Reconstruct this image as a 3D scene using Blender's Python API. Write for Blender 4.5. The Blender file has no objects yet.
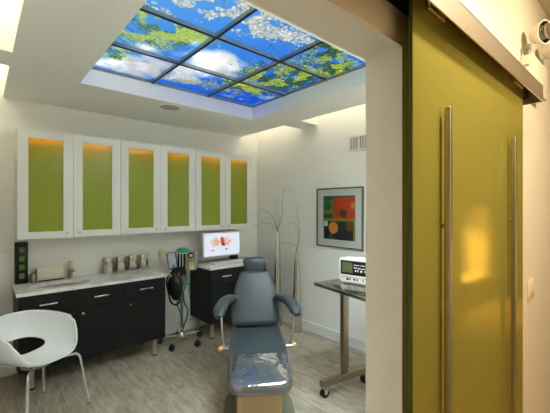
import bpy, bmesh, math, random
import numpy as np
from mathutils import Vector, Matrix, noise
random.seed(4)
R = math.radians
S = bpy.context.scene
COL = S.collection

# ------------------------------------------------------------------ materials
def lin(c):
    return tuple(((v/255.0)/12.92 if v/255.0 <= 0.04045 else ((v/255.0+0.055)/1.055)**2.4) for v in c) + (1.0,)

def new_mat(name):
    m = bpy.data.materials.new(name); m.use_nodes = True
    nt = m.node_tree
    for n in list(nt.nodes): nt.nodes.remove(n)
    out = nt.nodes.new('ShaderNodeOutputMaterial')
    return m, nt, out

def pbr(name, rgb, rough=0.5, metal=0.0, spec=0.5, var=0.06, scale=18.0, stretch=(1, 1, 1), bump=0.0, coat=0.0):
    """principled material whose colour varies a little with object-space noise"""
    m, nt, out = new_mat(name)
    b = nt.nodes.new('ShaderNodeBsdfPrincipled')
    b.inputs['Roughness'].default_value = rough
    b.inputs['Metallic'].default_value = metal
    b.inputs['Specular IOR Level'].default_value = spec
    b.inputs['Coat Weight'].default_value = coat
    b.inputs['Coat Roughness'].default_value = 0.1
    tc = nt.nodes.new('ShaderNodeTexCoord'); mp = nt.nodes.new('ShaderNodeMapping')
    mp.inputs['Scale'].default_value = stretch
    nz = nt.nodes.new('ShaderNodeTexNoise'); nz.inputs['Scale'].default_value = scale; nz.inputs['Detail'].default_value = 4
    nt.links.new(tc.outputs['Object'], mp.inputs['Vector']); nt.links.new(mp.outputs['Vector'], nz.inputs['Vector'])
    mx = nt.nodes.new('ShaderNodeMix'); mx.data_type = 'RGBA'
    c = lin(rgb)
    mx.inputs[6].default_value = tuple(v*(1-var) for v in c[:3]) + (1,)
    mx.inputs[7].default_value = tuple(min(1, v*(1+var)) for v in c[:3]) + (1,)
    nt.links.new(nz.outputs['Fac'], mx.inputs[0]); nt.links.new(mx.outputs[2], b.inputs['Base Color'])
    if bump:
        bp = nt.nodes.new('ShaderNodeBump'); bp.inputs['Strength'].default_value = bump; bp.inputs['Distance'].default_value = 0.002
        nt.links.new(nz.outputs['Fac'], bp.inputs['Height']); nt.links.new(bp.outputs['Normal'], b.inputs['Normal'])
    nt.links.new(b.outputs['BSDF'], out.inputs['Surface'])
    return m

def emit(name, rgb, strength):
    m, nt, out = new_mat(name)
    e = nt.nodes.new('ShaderNodeEmission'); e.inputs['Color'].default_value = lin(rgb); e.inputs['Strength'].default_value = strength
    nt.links.new(e.outputs[0], out.inputs['Surface'])
    return m

def printed(name, strength):
    """backlit print: colours come from the mesh's own colour attribute"""
    m, nt, out = new_mat(name)
    a = nt.nodes.new('ShaderNodeVertexColor'); a.layer_name = 'print'
    e = nt.nodes.new('ShaderNodeEmission'); e.inputs['Strength'].default_value = strength
    nt.links.new(a.outputs['Color'], e.inputs['Color'])
    g = nt.nodes.new('ShaderNodeBsdfGlossy'); g.inputs['Roughness'].default_value = 0.25
    mx = nt.nodes.new('ShaderNodeMixShader'); mx.inputs[0].default_value = 0.02
    nt.links.new(e.outputs[0], mx.inputs[1]); nt.links.new(g.outputs[0], mx.inputs[2])
    nt.links.new(mx.outputs[0], out.inputs['Surface'])
    return m

def floor_mat():
    m, nt, out = new_mat('washed_oak_planks')
    L = nt.links.new
    b = nt.nodes.new('ShaderNodeBsdfPrincipled')
    tc = nt.nodes.new('ShaderNodeTexCoord'); mp = nt.nodes.new('ShaderNodeMapping')
    mp.inputs['Rotation'].default_value = (0, 0, R(90)); mp.inputs['Location'].default_value = (0.3, 0.07, 0)
    L(tc.outputs['Object'], mp.inputs['Vector'])
    br = nt.nodes.new('ShaderNodeTexBrick')
    br.inputs['Color1'].default_value = lin((162, 153, 133)); br.inputs['Color2'].default_value = lin((178, 169, 149))
    br.inputs['Mortar'].default_value = lin((122, 110, 92))
    br.inputs['Scale'].default_value = 1; br.inputs['Mortar Size'].default_value = 0.0016
    br.inputs['Brick Width'].default_value = 1.25; br.inputs['Row Height'].default_value = 0.15
    L(mp.outputs['Vector'], br.inputs['Vector'])
    m2 = nt.nodes.new('ShaderNodeMapping'); m2.inputs['Scale'].default_value = (11, 2.2, 1)
    L(tc.outputs['Object'], m2.inputs['Vector'])
    nz = nt.nodes.new('ShaderNodeTexNoise'); nz.inputs['Scale'].default_value = 2.2; nz.inputs['Detail'].default_value = 8; nz.inputs['Roughness'].default_value = 0.65
    nz.inputs['Distortion'].default_value = 0.6
    L(m2.outputs['Vector'], nz.inputs['Vector'])
    cr = nt.nodes.new('ShaderNodeValToRGB')
    cr.color_ramp.elements[0].position = 0.30; cr.color_ramp.elements[0].color = lin((170, 150, 126))
    cr.color_ramp.elements[1].position = 0.62; cr.color_ramp.elements[1].color = lin((255, 255, 255))
    L(nz.outputs['Fac'], cr.inputs[0])
    mx = nt.nodes.new('ShaderNodeMix'); mx.data_type = 'RGBA'; mx.blend_type = 'MULTIPLY'; mx.inputs[0].default_value = 0.75
    L(br.outputs['Color'], mx.inputs[6]); L(cr.outputs['Color'], mx.inputs[7])
    L(mx.outputs[2], b.inputs['Base Color'])
    b.inputs['Roughness'].default_value = 0.42; b.inputs['Specular IOR Level'].default_value = 0.35
    bp = nt.nodes.new('ShaderNodeBump'); bp.inputs['Strength'].default_value = 0.15; bp.inputs['Distance'].default_value = 0.002
    L(nz.outputs['Fac'], bp.inputs['Height']); L(bp.outputs['Normal'], b.inputs['Normal'])
    L(b.outputs[0], out.inputs['Surface'])
    return m

def marble_mat():
    m, nt, out = new_mat('white_marble')
    L = nt.links.new
    b = nt.nodes.new('ShaderNodeBsdfPrincipled'); b.inputs['Roughness'].default_value = 0.18
    tc = nt.nodes.new('ShaderNodeTexCoord')
    nz = nt.nodes.new('ShaderNodeTexNoise'); nz.inputs['Scale'].default_value = 3.5; nz.inputs['Detail'].default_value = 6; nz.inputs['Distortion'].default_value = 1.6
    L(tc.outputs['Object'], nz.inputs['Vector'])
    cr = nt.nodes.new('ShaderNodeValToRGB')
    e = cr.color_ramp.elements
    e[0].position = 0.40; e[0].color = lin((236, 237, 233)); e[1].position = 0.62; e[1].color = lin((232, 233, 228))
    n = e.new(0.5); n.color = lin((218, 219, 215))
    L(nz.outputs['Fac'], cr.inputs[0]); L(cr.outputs[0], b.inputs['Base Color']); L(b.outputs[0], out.inputs['Surface'])
    return m

def pane_mat():
    """woven green resin panel of the upper cabinets, lit from behind by the strip inside"""
    m, nt, out = new_mat('green_woven_resin')
    L = nt.links.new
    tc = nt.nodes.new('ShaderNodeTexCoord'); mp = nt.nodes.new('ShaderNodeMapping'); mp.inputs['Scale'].default_value = (60, 1, 5)
    L(tc.outputs['Object'], mp.inputs['Vector'])
    nz = nt.nodes.new('ShaderNodeTexNoise'); nz.inputs['Scale'].default_value = 2.0; nz.inputs['Detail'].default_value = 5
    L(mp.outputs['Vector'], nz.inputs['Vector'])
    mx = nt.nodes.new('ShaderNodeMix'); mx.data_type = 'RGBA'
    mx.inputs[6].default_value = lin((146, 160, 58)); mx.inputs[7].default_value = lin((170, 184, 82))
    L(nz.outputs['Fac'], mx.inputs[0])
    d = nt.nodes.new('ShaderNodeBsdfDiffuse'); L(mx.outputs[2], d.inputs['Color'])
    t = nt.nodes.new('ShaderNodeBsdfTranslucent'); t.inputs['Color'].default_value = lin((205, 175, 45))
    a = nt.nodes.new('ShaderNodeMixShader'); a.inputs[0].default_value = 0.35
    L(d.outputs[0], a.inputs[1]); L(t.outputs[0], a.inputs[2])
    g = nt.nodes.new('ShaderNodeBsdfGlossy'); g.inputs['Roughness'].default_value = 0.08
    fr = nt.nodes.new('ShaderNodeFresnel'); fr.inputs['IOR'].default_value = 1.2
    s = nt.nodes.new('ShaderNodeMixShader'); L(fr.outputs[0], s.inputs[0]); L(a.outputs[0], s.inputs[1]); L(g.outputs[0], s.inputs[2])
    L(s.outputs[0], out.inputs['Surface'])
    return m

def door_glass_mat():
    m, nt, out = new_mat('frosted_green_glass')
    L = nt.links.new
    tc = nt.nodes.new('ShaderNodeTexCoord')
    nz = nt.nodes.new('ShaderNodeTexNoise'); nz.inputs['Scale'].default_value = 5; nz.inputs['Detail'].default_value = 3
    L(tc.outputs['Object'], nz.inputs['Vector'])
    mx = nt.nodes.new('ShaderNodeMix'); mx.data_type = 'RGBA'
    mx.inputs[6].default_value = lin((152, 146, 68)); mx.inputs[7].default_value = lin((158, 152, 74))
    L(nz.outputs['Fac'], mx.inputs[0])
    d = nt.nodes.new('ShaderNodeBsdfDiffuse'); L(mx.outputs[2], d.inputs['Color'])
    g = nt.nodes.new('ShaderNodeBsdfGlossy'); g.inputs['Roughness'].default_value = 0.085
    g.inputs['Color'].default_value = lin((255, 226, 120))
    fr = nt.nodes.new('ShaderNodeFresnel'); fr.inputs['IOR'].default_value = 1.5
    s = nt.nodes.new('ShaderNodeMixShader'); tr = nt.nodes.new('ShaderNodeBsdfTranslucent'); L(mx.outputs[2], tr.inputs['Color'])
    dm = nt.nodes.new('ShaderNodeMixShader'); dm.inputs[0].default_value = 0.33; L(d.outputs[0], dm.inputs[1]); L(tr.outputs[0], dm.inputs[2])
    L(fr.outputs[0], s.inputs[0]); L(dm.outputs[0], s.inputs[1]); L(g.outputs[0], s.inputs[2])
    L(s.outputs[0], out.inputs['Surface'])
    return m

def film_mat(name, rough=0.05, ior=1.5, tint=(250, 250, 250), haze=0.0, bump=0.35):
    m, nt, out = new_mat(name)
    L = nt.links.new
    tc = nt.nodes.new('ShaderNodeTexCoord')
    nz = nt.nodes.new('ShaderNodeTexNoise'); nz.inputs['Scale'].default_value = 9; nz.inputs['Detail'].default_value = 3
    L(tc.outputs['Object'], nz.inputs['Vector'])
    bp = nt.nodes.new('ShaderNodeBump'); bp.inputs['Strength'].default_value = bump; bp.inputs['Distance'].default_value = 0.02
    L(nz.outputs['Fac'], bp.inputs['Height'])
    t = nt.nodes.new('ShaderNodeBsdfTransparent'); t.inputs['Color'].default_value = lin(tint)
    g = nt.nodes.new('ShaderNodeBsdfGlossy'); g.inputs['Roughness'].default_value = rough
    L(bp.outputs['Normal'], g.inputs['Normal'])
    hz = nt.nodes.new('ShaderNodeBsdfDiffuse'); hz.inputs['Color'].default_value = lin((200, 204, 206))
    th = nt.nodes.new('ShaderNodeMixShader'); th.inputs[0].default_value = haze; L(t.outputs[0], th.inputs[1]); L(hz.outputs[0], th.inputs[2])
    fr = nt.nodes.new('ShaderNodeFresnel'); fr.inputs['IOR'].default_value = ior
    L(bp.outputs['Normal'], fr.inputs['Normal'])
    s = nt.nodes.new('ShaderNodeMixShader'); L(fr.outputs[0], s.inputs[0]); L(th.outputs[0], s.inputs[1]); L(g.outputs[0], s.inputs[2])
    L(s.outputs[0], out.inputs['Surface'])
    return m

M = dict(
    wall=pbr('cream_wall_paint', (236, 234, 226), 0.75, spec=0.2, var=0.01, scale=3),
    ceil=pbr('white_ceiling_paint', (238, 237, 228), 0.8, spec=0.2, var=0.01, scale=3),
    hallwall=pbr('hall_wall_paint', (226, 216, 196), 0.75, spec=0.2, var=0.01, scale=3),
    trim=pbr('white_trim_paint', (228, 228, 220), 0.4, var=0.01),
    floor=floor_mat(), marble=marble_mat(), pane=pane_mat(), glass=door_glass_mat(),
    glass_edge=pbr('dark_green_glass_edge', (62, 74, 8), 0.5, spec=0.2),
    white=pbr('white_lacquer', (226, 226, 220), 0.35, var=0.01),
    plastic=pbr('white_moulded_plastic', (236, 238, 236), 0.22, var=0.01),
    black_wood=pbr('black_stained_oak', (15, 18, 16), 0.5, spec=0.22, var=0.4, scale=7, stretch=(14, 14, 1)),
    leather=pbr('charcoal_vinyl', (52, 60, 63), 0.38, spec=0.45, var=0.06, scale=60, bump=0.08),
    steel=pbr('brushed_steel', (200, 192, 178), 0.28, 1.0, var=0.05, scale=40, stretch=(1, 1, 12)),
    steel_top=pbr('stainless_sheet', (186, 178, 166), 0.16, 1.0, var=0.04, scale=20, stretch=(1, 12, 1)),
    track=pbr('brushed_aluminium', (236, 226, 212), 0.34, 1.0, var=0.04, scale=30, stretch=(1, 20, 20)),
    handle=pbr('satin_steel_handle', (186, 180, 164), 0.3, 1.0, var=0.03, scale=30, stretch=(20, 20, 1)),
    chrome=pbr('chrome', (225, 225, 222), 0.1, 1.0, var=0.01),
    black=pbr('black_plastic', (8, 8, 8), 0.4, spec=0.25, var=0.1),
    rubber=pbr('black_rubber', (12, 12, 12), 0.6, var=0.1),
    beige=pbr('beige_plastic', (196, 164, 122), 0.5, var=0.03),
    tan=pbr('tan_knob_plastic', (190, 150, 90), 0.4),
    plate=pbr('grey_green_base_enamel', (104, 104, 84), 0.5, var=0.04),
    teal=pbr('teal_rubber', (30, 158, 128), 0.4, var=0.1),
    teal_dark=pbr('dark_teal_tube', (14, 88, 76), 0.4),
    clear_tube=pbr('pale_tube', (200, 205, 196), 0.3),
    grey=pbr('grey_enamel', (128, 128, 118), 0.4),
    yellow=pbr('yellow_label', (214, 190, 40), 0.5),
    blue=pbr('blue_plastic', (36, 62, 120), 0.4),
    pale=pbr('pale_screen', (176, 188, 186), 0.25),
    bag=pbr('black_breathing_bag', (12, 12, 14), 0.45, spec=0.35),
    cream=pbr('cream_plastic', (222, 214, 192), 0.45, var=0.02),
    lamp_shell=pbr('pale_reflector', (238, 230, 214), 0.25, 0.0),
    basin=pbr('beige_basin', (112, 96, 72), 0.35), canister=pbr('polished_steel', (214, 208, 196), 0.12, 1.0, var=.03),
    liner=pbr('brightened_well_white', (250, 250, 252), 0.35, var=0.005), table_steel=pbr('dull_steel', (158, 144, 122), 0.3, 1.0, var=.05, scale=30), leg_steel=pbr('satin_leg_steel', (200, 200, 196), 0.3, 0.7),
    damping_lining=pbr('added_damping_olive', (58, 58, 26), 0.8),
    dgreen=pbr('green_window', (70, 110, 22), 0.3, var=0.25, scale=40),
    frame_grey=pbr('pewter_frame', (112, 108, 94), 0.35, 0.4),
    mat_board=pbr('white_mat_board', (232, 234, 228), 0.7, var=0.01),
    bar=pbr('grey_aluminium_bar', (140, 150, 150), 0.4, 0.2),
    bar_black=pbr('black_gasket', (8, 9, 10), 0.5),
    vase=pbr('silvered_glass', (206, 200, 184), 0.12, 0.85, spec=0.6, var=0.04, scale=6, stretch=(1, 1, .2)),
    twig=pbr('green_willow_bark', (104, 110, 82), 0.7, var=0.2),
    speaker=pbr('perforated_grille', (170, 164, 144), 0.7, var=0.12, scale=220),
    switch=pbr('ivory_plastic', (232, 214, 182), 0.4, var=0.01),
    vent=pbr('white_grille_paint', (222, 222, 214), 0.5, var=0.01),
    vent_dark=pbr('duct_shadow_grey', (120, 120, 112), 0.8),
    olive=pbr('olive_display', (92, 92, 60), 0.25),
    mark=pbr('white_print', (200, 200, 196), 0.5),
    slot=emit('white_diffuser', (255, 243, 214), 2.5), slot_fill=emit('added_fill_diffuser', (222, 240, 255), 84.0), slot_right=emit('white_right_diffuser', (255, 244, 218), 2.1),  # the front diffuser is an added fill light, out of view
    led=emit('amber_strip_light', (255, 182, 56), 1300.0),
    film=film_mat('clear_plastic_film', 0.05, 2.6, haze=0.10),
    lens=film_mat('clear_lamp_lens', 0.03, 1.4, bump=0.0), glazing=film_mat('picture_glazing', 0.02, 1.18, bump=0.0),
    sky=printed('backlit_sky_print', 0.86),
    screen=printed('lit_screen', 0.80),
    red=pbr('print_red', (206, 66, 26), 0.5), orange=pbr('print_orange', (226, 140, 30), 0.5), dkg=pbr('print_green', (38, 104, 60), 0.5),
    lime=pbr('print_lime', (136, 150, 36), 0.5), navy=pbr('print_navy', (34, 36, 46), 0.5), brown=pbr('print_brown', (110, 72, 28), 0.5),
    hallfloor=pbr('hall_floor_tan', (150, 128, 98), 0.5, var=0.1, scale=4),
)

# ------------------------------------------------------------------ mesh helpers
def NB(): return bmesh.new()

def box(bm, x0, x1, y0, y1, z0, z1, bev=0.0, seg=2):
    t = bmesh.new()
    bmesh.ops.create_cube(t, size=1.0)
    for v in t.verts:
        v.co = Vector(((x0+x1)/2 + v.co.x*(x1-x0), (y0+y1)/2 + v.co.y*(y1-y0), (z0+z1)/2 + v.co.z*(z1-z0)))
    if bev:
        bmesh.ops.bevel(t, geom=list(t.edges), offset=bev, segments=seg, profile=0.5, affect='EDGES')
    merge(bm, t)
    return bm

def merge(bm, t, mat=None):
    mp = {}
    for v in t.verts:
        mp[v] = bm.verts.new(mat @ v.co if mat else v.co)
    for f in t.faces:
        try: nf = bm.faces.new([mp[v] for v in f.verts]); nf.smooth = f.smooth
        except ValueError: pass
    t.free()

def frame_of(d):
    d = d.normalized()
    a = Vector((0, 0, 1)) if abs(d.z) < 0.9 else Vector((1, 0, 0))
    u = d.cross(a).normalized(); w = d.cross(u).normalized()
    return u, w

def rings(bm, rs, closed_caps=True, loop=False):
    vs = [[bm.verts.new(p) for p in r] for r in rs]
    n = len(vs[0])
    for i in range(len(vs)-1):
        for k in range(n):
            bm.faces.new((vs[i][k], vs[i][(k+1) % n], vs[i+1][(k+1) % n], vs[i+1][k]))
    if closed_caps:
        bm.faces.new(list(reversed(vs[0]))); bm.faces.new(vs[-1])
    return vs

def cyl(bm, p0, p1, r0, r1=None, n=20, smooth=True):
    p0, p1 = Vector(p0), Vector(p1); r1 = r0 if r1 is None else r1
    u, w = frame_of(p1-p0)
    rs = [[p + (u*math.cos(2*math.pi*k/n) + w*math.sin(2*math.pi*k/n))*r for k in range(n)] for p, r in ((p0, r0), (p1, r1))]
    rings(bm, rs)
    return bm

def tube(bm, pts, r, n=10):
    pts = [Vector(p) for p in pts]
    rr = r if isinstance(r, (list, tuple)) else [r]*len(pts)
    rs = []
    d0 = (pts[1]-pts[0]).normalized(); u, w = frame_of(d0)
    for i, p in enumerate(pts):
        d = (pts[min(i+1, len(pts)-1)] - pts[max(i-1, 0)]).normalized()
        u = (u - d*u.dot(d)).normalized(); w = d.cross(u)
        rs.append([p + (u*math.cos(2*math.pi*k/n) + w*math.sin(2*math.pi*k/n))*rr[i] for k in range(n)])
    rings(bm, rs)
    return bm

def smooth_path(pts, n=6):
    """Catmull-Rom through the points"""
    P = [Vector(p) for p in pts]; P = [P[0]*2-P[1]] + P + [P[-1]*2-P[-2]]
    out = []
    for i in range(1, len(P)-2):
        for k in range(n):
            t = k/n; a, b, c, d = P[i-1], P[i], P[i+1], P[i+2]
            out.append(0.5*((2*b) + (c-a)*t + (2*a-5*b+4*c-d)*t*t + (3*b-a-3*c+d)*t**3))
    out.append(P[-2])
    return out

def lathe(bm, prof, c=(0, 0, 0), n=32, caps=True):
    c = Vector(c)
    rs = [[c + Vector((r*math.cos(2*math.pi*k/n), r*math.sin(2*math.pi*k/n), z)) for k in range(n)] for r, z in prof]
    rings(bm, rs, caps)
    return bm

def sup(a, b, n=28, e=3.2):
    """superellipse outline, half sizes a, b"""
    out = []
    for k in range(n):
        t = 2*math.pi*k/n; c, s = math.cos(t), math.sin(t)
        out.append((a*math.copysign(abs(c)**(2/e), c), b*math.copysign(abs(s)**(2/e), s)))
    return out

def pad(bm, path, e=3.4, n=32, roll=5, end=0.03):
    """upholstered pad swept along (y, z, half width, half thickness) in the local yz plane with softly rounded ends"""
    P = []
    for i, (y, z, a, b) in enumerate(path):
        y0, z0 = path[max(i-1, 0)][:2]; y1, z1 = path[min(i+1, len(path)-1)][:2]
        d = Vector((0, y1-y0, z1-z0)).normalized()
        P.append((Vector((0, y, z)), d, a, b))
    S_ = []
    p, d, a, b = P[0]
    for k in range(roll):
        t = math.pi/2*(k+0.4)/roll
        S_.append((p - d*end*math.cos(t), d, a-min(end, .05)*(1-math.sin(t)), b*(0.25+0.75*math.sin(t))))
    S_ += P
    p, d, a, b = P[-1]
    for k in reversed(range(roll)):
        t = math.pi/2*(k+0.4)/roll
        S_.append((p + d*end*math.cos(t), d, a-end*(1-math.sin(t)), b*(0.25+0.75*math.sin(t))))
    rs = []
    for p, d, a, b in S_:
        nrm = Vector((1, 0, 0)).cross(d).normalized()
        rs.append([p + Vector((1, 0, 0))*x + nrm*q for x, q in sup(a, b, n, e)])
    rings(bm, rs)
    return bm

def obj(name, bm, mat, parent=None, smooth=None, mod=None):
    bmesh.ops.recalc_face_normals(bm, faces=bm.faces)
    me = bpy.data.meshes.new(name); bm.to_mesh(me); bm.free()
    if isinstance(mat, (list, tuple)):
        for q in mat: me.materials.append(M[q])
    else: me.materials.append(M[mat])
    if smooth is not None:
        for p in me.polygons: p.use_smooth = True
        me.set_sharp_from_angle(angle=R(smooth))
    o = bpy.data.objects.new(name, me); COL.objects.link(o)
    if parent is not None: o.parent = parent
    return o

def tag(o, label, cat, group=None, kind=None):
    o['label'] = label; o['category'] = cat
    if group: o['group'] = group
    if kind: o['kind'] = kind
    return o

def thing(name, loc, label, cat, rz=0.0, group=None, kind=None):
    o = bpy.data.objects.new(name, None); COL.objects.link(o)
    o.location = loc; o.rotation_euler = (0, 0, rz); o.empty_display_size = 0.05
    return tag(o, label, cat, group, kind)

def dup(root, loc, label=None):
    r = root.copy(); COL.objects.link(r); r.location = loc
    if label: r['label'] = label
    for ch in list(root.children):
        c = ch.copy(); COL.objects.link(c); c.parent = r
        for g in ch.children:
            d = g.copy(); COL.objects.link(d); d.parent = c
    return r

def sub(name, bm, mat, root, off, smooth=None):
    """part written in world coordinates under an unrotated thing at off"""
    bmesh.ops.translate(bm, verts=bm.verts, vec=-Vector(off))
    return obj(name, bm, mat, root, smooth)

def struct(name, bm, mat, label, cat, smooth=None):
    return tag(obj(name, bm, mat, None, smooth), label, cat, kind='structure')

# ------------------------------------------------------------------ the room
XL, XR, YF, YB = -0.14, 3.217, 0.669, 4.095      # room side faces of the walls
HY = 0.536                                        # hall side of the doorway wall
CZ, HZ, DZ = 2.635, 2.96, 2.105                   # ceiling, hall ceiling, doorway head
HX0, HX1, HB = -2.4, 8.2, -1.05

struct('floor', box(NB(), XL-0.1, XR+0.1, YF, YB+0.1, -0.1, 0.0), 'floor', 'pale washed wood plank floor of the treatment room', 'floor')
struct('floor_hallway', box(NB(), HX0, HX1, HB-0.1, YF, -0.1, 0.0), 'hallfloor', 'tan floor of the hallway outside the doorway', 'floor')
struct('wall_back', box(NB(), XL-0.1, XR+0.1, YB, YB+0.1, 0, 2.95), 'wall', 'cream wall behind the white cabinets and the black vanity', 'wall')
struct('wall_right', box(NB(), XR, XR+0.1, YF, YB, 0, 2.95), 'wall', 'cream wall with the framed picture and the air vent', 'wall')
struct('wall_left', box(NB(), XL-0.1, XL, YF, YB, 0, 2.95), 'wall', 'cream wall beside the white chair, left of the vanity', 'wall')
b = NB()
box(b, HX0, -0.11, HY, YF, 0, HZ); box(b, 1.0, HX1, HY, YF, 0, HZ); box(b, -0.11, 1.0, HY, YF, DZ, HZ)
struct('wall_front', b, 'hallwall', 'thick doorway wall carrying the sliding glass door and light switch', 'wall')
def niche_wall():
    b = NB()
    x0, x1, z0, z1 = 5.56, 6.66, 0.42, 1.62  # unseen niche, added so the green door reflects a bright patch
    box(b, HX0, x0, HB-0.1, HB, 0, HZ); box(b, x1, HX1, HB-0.1, HB, 0, HZ)
    box(b, x0, x1, HB-0.1, HB, 0, z0); box(b, x0, x1, HB-0.1, HB, z1, HZ)
    box(b, x0-0.02, x1+0.02, HB-0.34, HB-0.3, z0-0.02, z1+0.02)
    box(b, x0-0.02, x0, HB-0.3, HB-0.1, z0, z1); box(b, x1, x1+0.02, HB-0.3, HB-0.1, z0, z1)
    box(b, x0, x1, HB-0.3, HB-0.1, z0-0.02, z0); box(b, x0, x1, HB-0.3, HB-0.1, z1, z1+0.02)
    return b
struct('wall_hallway', niche_wall(), 'hallwall', 'hallway wall opposite the sliding door with an added lit niche for the door reflection', 'wall')
b = NB(); box(b, HX0-0.1, HX0, HB, HY, 0, HZ); box(b, HX1, HX1+0.1, HB, HY, 0, HZ)
struct('wall_hallway_end', b, 'hallwall', 'end walls closing the hallway', 'wall')
struct('ceiling_hallway', box(NB(), HX0, HX1, HB-0.1, YF, HZ, HZ+0.1), 'hallwall', 'hallway ceiling above the sliding door', 'ceiling')

# ceiling: dropped slab with four light slots along the side walls and one deep light well
SLX, SRX = 0.168, 2.91
WX0, WX1, WY0, WY1 = 0.63, 2.445, 1.39, 3.2
T0, T1, SN = 2.86, 3.15, 0.97
FX0, FX1, FY0, FY1 = 1.0, 2.35, 0.74, 1.06  # ceiling opening for the added fill slot by the doorway
b = NB(); ZT = 2.85
box(b, SLX, WX0, WY0, YB, CZ, ZT); box(b, WX1, SRX, WY0, YB, CZ, ZT)
box(b, SLX, FX0, YF, WY0, CZ, ZT); box(b, FX1, SRX, YF, WY0, CZ, ZT); box(b, FX0, FX1, YF, FY0, CZ, ZT); box(b, FX0, FX1, FY1, WY0, CZ, ZT)
box(b, WX0, WX1, WY1, YB, CZ, ZT)
for x0, x1 in ((XL, SLX), (SRX, XR)):
    box(b, x0, x1, YF, SN, CZ, ZT); box(b, x0, x1, T0, T1, CZ, ZT)
box(b, XL, XR, YF, YB, ZT+0.012, ZT+0.1)
struct('ceiling', b, 'ceil', 'dropped white ceiling with side light slots and a deep light well', 'ceiling')

b = NB(); e_ = .003
box(b, WX0, WX0+e_, WY0, WY1, CZ+.0005, 2.777); box(b, WX1-e_, WX1, WY0, WY1, CZ+.0005, 2.777); box(b, WX0+e_, WX1-e_, WY0, WY0+e_, CZ+.0005, 2.777); box(b, WX0+e_, WX1-e_, WY1-e_, WY1, CZ+.0005, 2.777)
struct('trim_1', b, 'liner', 'extra-white liner added to brighten the inside of the ceiling light well', 'trim')  # added layer, whiter than the ceiling paint so the well looks brighter
b = NB(); box(b, XL, XR, YB-0.014, YB, 0, 0.115); box(b, XL, XR, YB-0.017, YB, 0.0, 0.02)
struct('baseboard_back', b, 'trim', 'white baseboard along the wall behind the cabinets', 'baseboard')
b = NB(); box(b, XR-0.014, XR, YF, YB-0.017, 0, 0.115); box(b, XR-0.017, XR, YF, YB-0.017, 0, 0.02)
struct('baseboard_right', b, 'trim', 'white baseboard below the framed picture and behind the steel table', 'baseboard')
struct('baseboard_left', box(NB(), XL, XL+0.014, YF, YB-0.017, 0, 0.115), 'trim', 'white baseboard on the wall left of the white chair', 'baseboard')

# slot lights
def slot(name, x0, x1, y0, y1, label, mat='slot'):
    r = thing(name, ((x0+x1)/2, (y0+y1)/2, ZT), label, 'ceiling light', group='slot lights in the ceiling')
    sub('diffuser', box(NB(), x0+0.002, x1-0.002, y0+0.002, y1-0.002, ZT, ZT+0.006), mat, r, r.location)
    sub('housing', box(NB(), x0+0.001, x1-0.001, y0+0.001, y1-0.001, ZT+0.0065, ZT+0.011), 'white', r, r.location)
slot('slot_light', XL, SLX, T1, YB, 'short recessed slot light in the ceiling above the left end of the cabinets')
slot('slot_light', XL, SLX, SN, T0, 'long recessed slot light in the ceiling at the top left corner')
slot('slot_light', SRX, XR, T1, YB, 'short recessed slot light over the corner with the tall vases', 'slot_right')
slot('slot_light', FX0, FX1, FY0, FY1, 'wide unseen slot light added in the ceiling along the doorway wall to brighten the room', 'slot_fill')  # unseen slot added to fill the room from the doorway side
slot('slot_light', SRX, XR, SN, T0, 'long recessed slot light over the framed picture and the air vent', 'slot_right')

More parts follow.
